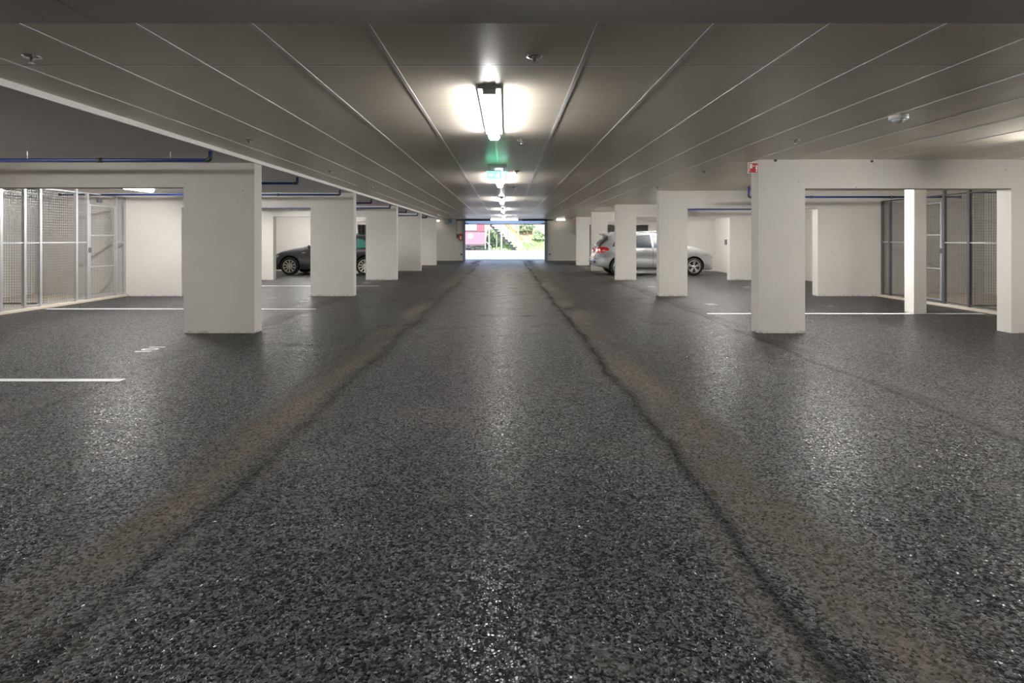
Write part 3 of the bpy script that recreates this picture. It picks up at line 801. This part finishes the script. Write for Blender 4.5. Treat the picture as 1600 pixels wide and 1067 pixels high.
for _ in range(9000):
    x, y = rnd.uniform(-3, 5), rnd.uniform(53.2, 56.6)
    if rnd.random() > (.9 if x > .8 else .5): continue
    z = max(hz(x, y), gz) if y > 54 else gz; a = rnd.uniform(0, 6.28); h_ = rnd.uniform(.1, .35)
    p = Vector((x, y, z-.03)); d = Vector((math.cos(a), math.sin(a), 0))*.03
    b.bm.faces.new([b.bm.verts.new(p-d), b.bm.verts.new(p+d), b.bm.verts.new(p+Vector((rnd.uniform(-.08, .08), rnd.uniform(-.08, .08), h_)))])
o = b.build('grass', 'grass', None, recalc=False); tag(o, 'bright green grass along the foot of the slope', 'grass'); o['kind'] = 'stuff'

t = thing('site_cabin', 'red cabin on a trailer outside, seen at the left of the gate opening', 'cabin', (-5.0, 52.5, 0))
MB().box(-3.5, 3.03, 0, 2.0, .82, 2.02, .02).build('lower_wall', 'pinkclad', t)
MB().box(-3.5, 3.05, -.03, 2.0, 2.05, 3.4, .02).build('upper_wall', 'redclad', t)
MB().box(-3.5, 3.07, -.07, 0, 2.00, 2.06).build('ledge', 'darksteel', t)
wq = MB().box(1.0, 2.28, -.07, -.03, 2.14, 2.75).build('window', 'glasswin', t)
b = MB(); b.box(.96, 2.32, -.08, -.03, 2.10, 2.14); b.box(2.28, 2.32, -.08, -.03, 2.10, 2.8); b.build('window_frame', 'whitepaint', wq)
MB().lathe([(.24, -.03), (.24, 0)], 24, 'Y', (1.75, 0, 1.58)).build('round_emblem', 'whitepaint', t)
MB().box(3.05, 3.14, -.05, .2, .4, 3.4).build('corner_post', 'whitepaint', t)
MB().box(-3.5, 3.0, .05, 1.9, .70, .82).build('chassis', 'darksteel', t)
for wx in (.9, 1.55, 2.4):
    b = MB(); b.lathe([(.14, 0), (.22, .02), (.22, .2), (.14, .22)], 24, 'Y'); w_ = b.build('wheel', 'rubber', t, True); w_.location = (wx, .1, gz+.22)
b = MB()
b.bar((1.0, .05, .35), (1.9, .05, .68), .05); b.bar((1.1, .05, .68), (2.1, .05, .36), .05); b.bar((2.2, .05, .5), (2.95, .05, .5), .05); b.bar((2.2, .05, .36), (2.95, .05, .36), .05)
b.build('axle_braces', 'darksteel', t)
MB().bar((3.05, -.2, 1.15), (3.65, -.2, .62), .08, .05).bar((3.62, -.2, .64), (3.62, -.2, gz), .05).build('tow_bar', 'whitepaint', t)

t = thing('outdoor_stair', 'outdoor stair with white steps, cream side sheeting and orange handrail', 'stair', (0, 52.6, 0))
S0, S1 = Vector((-1.72, 3.03)), Vector((.95, .42)); n = 12
b = MB(); b.bar((S0.x, .5, S0.y-.2), (S1.x, .5, S1.y-.2), .05, .20); b.build('stringer', 'darksteel', t)
b = MB(); b.bar((S0.x, .95, S0.y-.12), (S1.x, .95, S1.y-.12), .05, .16); b.build('stringer', 'darksteel', t)
for i in range(n):
    p = S0+(S1-S0)*(i/(n-1)); MB().box(p.x-.07, p.x+.12, -.12, .9, p.y-.09, p.y-.0, .006).build('step', 'whitepaint', t)
b = MB(); b.prism([(S0.x+.05, S0.y+.05), (S1.x+.35, S1.y-.1), (S1.x+.95, S1.y-.1), (S0.x+.05, S0.y+1.6)], .98, 1.02); b.build('side_sheeting', 'sheet', t)
b = MB(); b.bar((S0.x+.9, .90, S0.y+.62), (1.55, .90, 1.22), .10, .10); b.bar((S0.x+.9, .90, S0.y+.42), (1.45, .90, 1.10), .04, .04); b.build('handrail', 'orange', t)
for i in range(4):
    p = Vector((-.6+.7*i, 0)); zz = 1.22+(1.55-p.x)*.93
    MB().box(p.x-.025, p.x+.025, .88, .93, max(zz-1.3, gz), zz).build('rail_post', 'whitepaint', t)
px = [(-1.53, 3.4, .12, 'first slim white post outside, next to the red cabin'), (-.84, 1.7, .06, 'short slim white post outside under the upper steps'), (-.42, 3.4, .11, 'tall slim white post outside crossing the middle of the stair'), (1.05, 3.4, .13, 'white post outside at the foot of the stair')]
for x_, h_, w_, lb in px:
    tag(MB().box(x_-w_/2, x_+w_/2, 51.4, 51.4+w_, gz-.02, h_, .01).build('fence_post', 'whitepaint'), lb, 'post', 'white posts outside')
